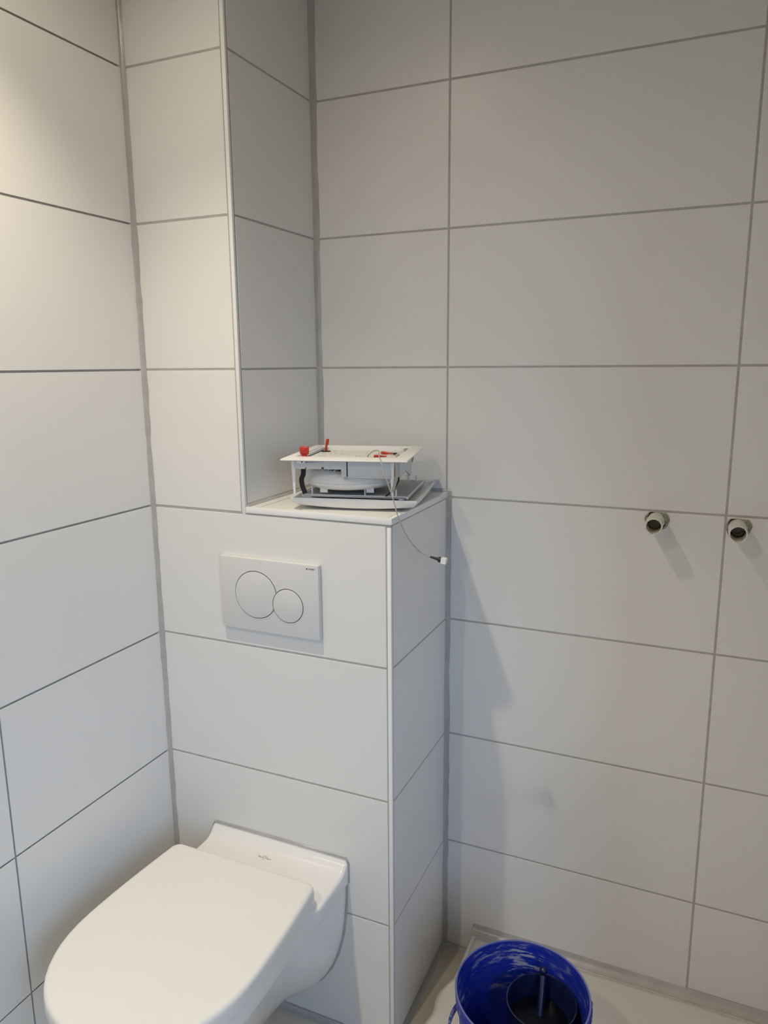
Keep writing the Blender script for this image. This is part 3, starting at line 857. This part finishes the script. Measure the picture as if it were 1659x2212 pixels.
# loose grey cable over the front edge, ending in a plug in mid-air
ca, sa = math.cos(0.2325), math.sin(0.2325)
def wl(p):
    dx, dy = p[0] - 0.461, p[1] - 0.1265
    return (dx * ca + dy * sa, -dx * sa + dy * ca, p[2] - FZ)
pts = [(0.030, -0.030, TOPZ - 0.0090), (0.034, -0.034, TOPZ - 0.0030), (0.045, -0.040, TOPZ + 0.0055), (0.0560, -0.0480, TOPZ + 0.0075), (0.0625, -0.070, TOPZ + 0.0050), (0.0700, -0.1080, TOPZ + 0.0030), (0.0790, -0.1330, TOPZ - 0.0060), (0.0880, -0.1400, fz(1.3200)), (0.0985, -0.1420, fz(1.2920)), (0.1060, -0.1440, fz(1.2690)),
       wl((0.6075, 0.010, 1.2378)), wl((0.6211, 0.022, 1.1988)), wl((0.6395, 0.038, 1.1683)), wl((0.6530, 0.046, 1.1580)), wl((0.6635, 0.050, 1.1545))]
bm = bmesh.new(); tube(bm, catmull(pts, 7), 0.00125, 8)
cable = fpart(bm, 'grey_cable', M_WIRE, label='loose grey cable hanging over the shelf edge')
A, B, B2, E = Vector(wl((0.6600, 0.049, 1.1553))), Vector(wl((0.6760, 0.050, 1.1520))), Vector(wl((0.6830, 0.050, 1.1505))), Vector(wl((0.6935, 0.050, 1.1492)))
bm = bmesh.new(); tube(bm, [A, A.lerp(B, .6), B, B.lerp(B2, .15), B2], [0.0022, 0.0027, 0.0034, 0.0055, 0.0058], 12)
fpart(bm, 'black_boot', M_BLACK, cable, label='black rubber boot')
bm = bmesh.new(); tube(bm, [B2, E], 0, flat=(0.0105, 0.0115))
d = (E - B2).normalized()
fpart(bm, 'white_connector', M_TRIM, cable, label='small white connector')

# ------------------------------------------------------------------ bucket
BX, BY, BZ = 0.900, -0.0752, TZ + 0.0022
bucket = thing('bucket', 'blue plastic builder bucket with plaster smears on the shower tray', 'bucket', (BX, BY, BZ))
RZ = 0.340 - BZ
bm = bmesh.new()
prof = [(0.0, 0.0), (0.108, 0.0), (0.112, 0.004), (0.1255, RZ - 0.032), (0.1255, RZ - 0.030)]
lathe(bm, [(0.104, 0.0), (0.109, 0.003), (0.1240, RZ - 0.034), (0.1285, RZ - 0.034), (0.1290, RZ - 0.024), (0.1262, RZ - 0.023), (0.1264, RZ - 0.016), (0.1298, RZ - 0.015), (0.1306, RZ - 0.004), (0.1298, RZ - 0.0008), (0.1282, RZ), (0.1266, RZ - 0.0012), (0.1255, RZ - 0.006), (0.1055, 0.006), (0.100, 0.003)], 96, cap0=True, cap1=True)
fin(bm, 'body', M_BUCKET, bucket, auto=35)
for k in range(11):                                     # tear-off ribs of the rim on the right
    a = math.radians(-62 + k * 7.5)
    bm = bmesh.new(); bx(bm, 0.1290, 0.1325, -0.0035, 0.0035, RZ - 0.0320, RZ - 0.0050, 0.0007, 1)
    o = fin(bm, 'rim_rib', M_BUCKET, bucket); o.rotation_euler = (0, 0, a)
for a in (math.radians(68), math.radians(248)):
    bm = bmesh.new(); bx(bm, 0.126, 0.139, -0.013, 0.013, RZ - 0.055, RZ - 0.024, 0.003)
    o = fin(bm, 'handle_lug', M_BUCKET, bucket, auto=40); o.rotation_euler = (0, 0, a)
bm = bmesh.new(); P = []
for k in range(33):                                     # bail hanging down on the left
    t = PI * k / 32; R = 0.142
    l = R * math.cos(t); o_ = R * math.sin(t)
    ax = Vector((math.cos(math.radians(68)), math.sin(math.radians(68)), 0)); ay = Vector((-ax.y, ax.x, 0))
    P.append(ax * l + ay * (o_ * 0.945 + 0.004) + Vector((0, 0, RZ - 0.038 - o_ * 0.50)))
tube(bm, P, 0, flat=(0.0045, 0.013), upv=(0, 0, 1))
fin(bm, 'handle', M_BUCKET, bucket, auto=40, label='blue carrying handle folded down')

# small dark pail standing inside the bucket, with a stirring stick
PXc, PYc = 0.9305, -0.036
pail = thing('dark_pail', 'small dark navy pail of dirty water inside the blue bucket', 'pail', (PXc - 0.014, PYc - 0.016, BZ + 0.007))
tilt = Matrix.Shear('XY', 4, (0.014 / 0.21, 0.016 / 0.21))
PH = 0.2905 - BZ - 0.007
bm = bmesh.new()
lathe(bm, [(0.048, 0.0), (0.0505, 0.002), (0.0672, PH - 0.004), (0.0690, PH - 0.003), (0.0692, PH), (0.0668, PH), (0.0660, PH - 0.004), (0.050, PH - 0.075), (0.046, PH - 0.10)], 64, cap0=True, cap1=True)
o = fin(bm, 'shell', M_NAVY, pail, auto=40); o.data.transform(tilt)
bm = bmesh.new(); lathe(bm, [(0.0568, PH - 0.0430), (0.03, PH - 0.0428)], 48, cap1=True)
o = fin(bm, 'dirty_water', M_WATER, pail); o.data.transform(tilt)
bm = bmesh.new()
top = Vector((0.9215, 0.0240, 0.3060)); low = Vector((0.9300, -0.058, 0.200))
d = (top - low).normalized()
P = [low, low.lerp(top, .5), top - d * 0.012, top - d * 0.0085]
Q = [P[0], P[1], P[2], P[3]]; R = [0.0078, 0.0072, 0.0066, 0.0062]
for k in range(1, 9):
    a = PI * k / 9; Q.append(top - d * 0.0085 * math.cos(a)); R.append(max(0.0085 * math.sin(a), 0.001))
Q = [q - low for q in Q]
tube(bm, Q, R, 14)
st_ = fin(bm, 'stirring_stick', M_NAVY, auto=60)
st_.location = low
st_['label'] = 'dark blue stick with a ball end leaning in the small pail'; st_['category'] = 'stick'
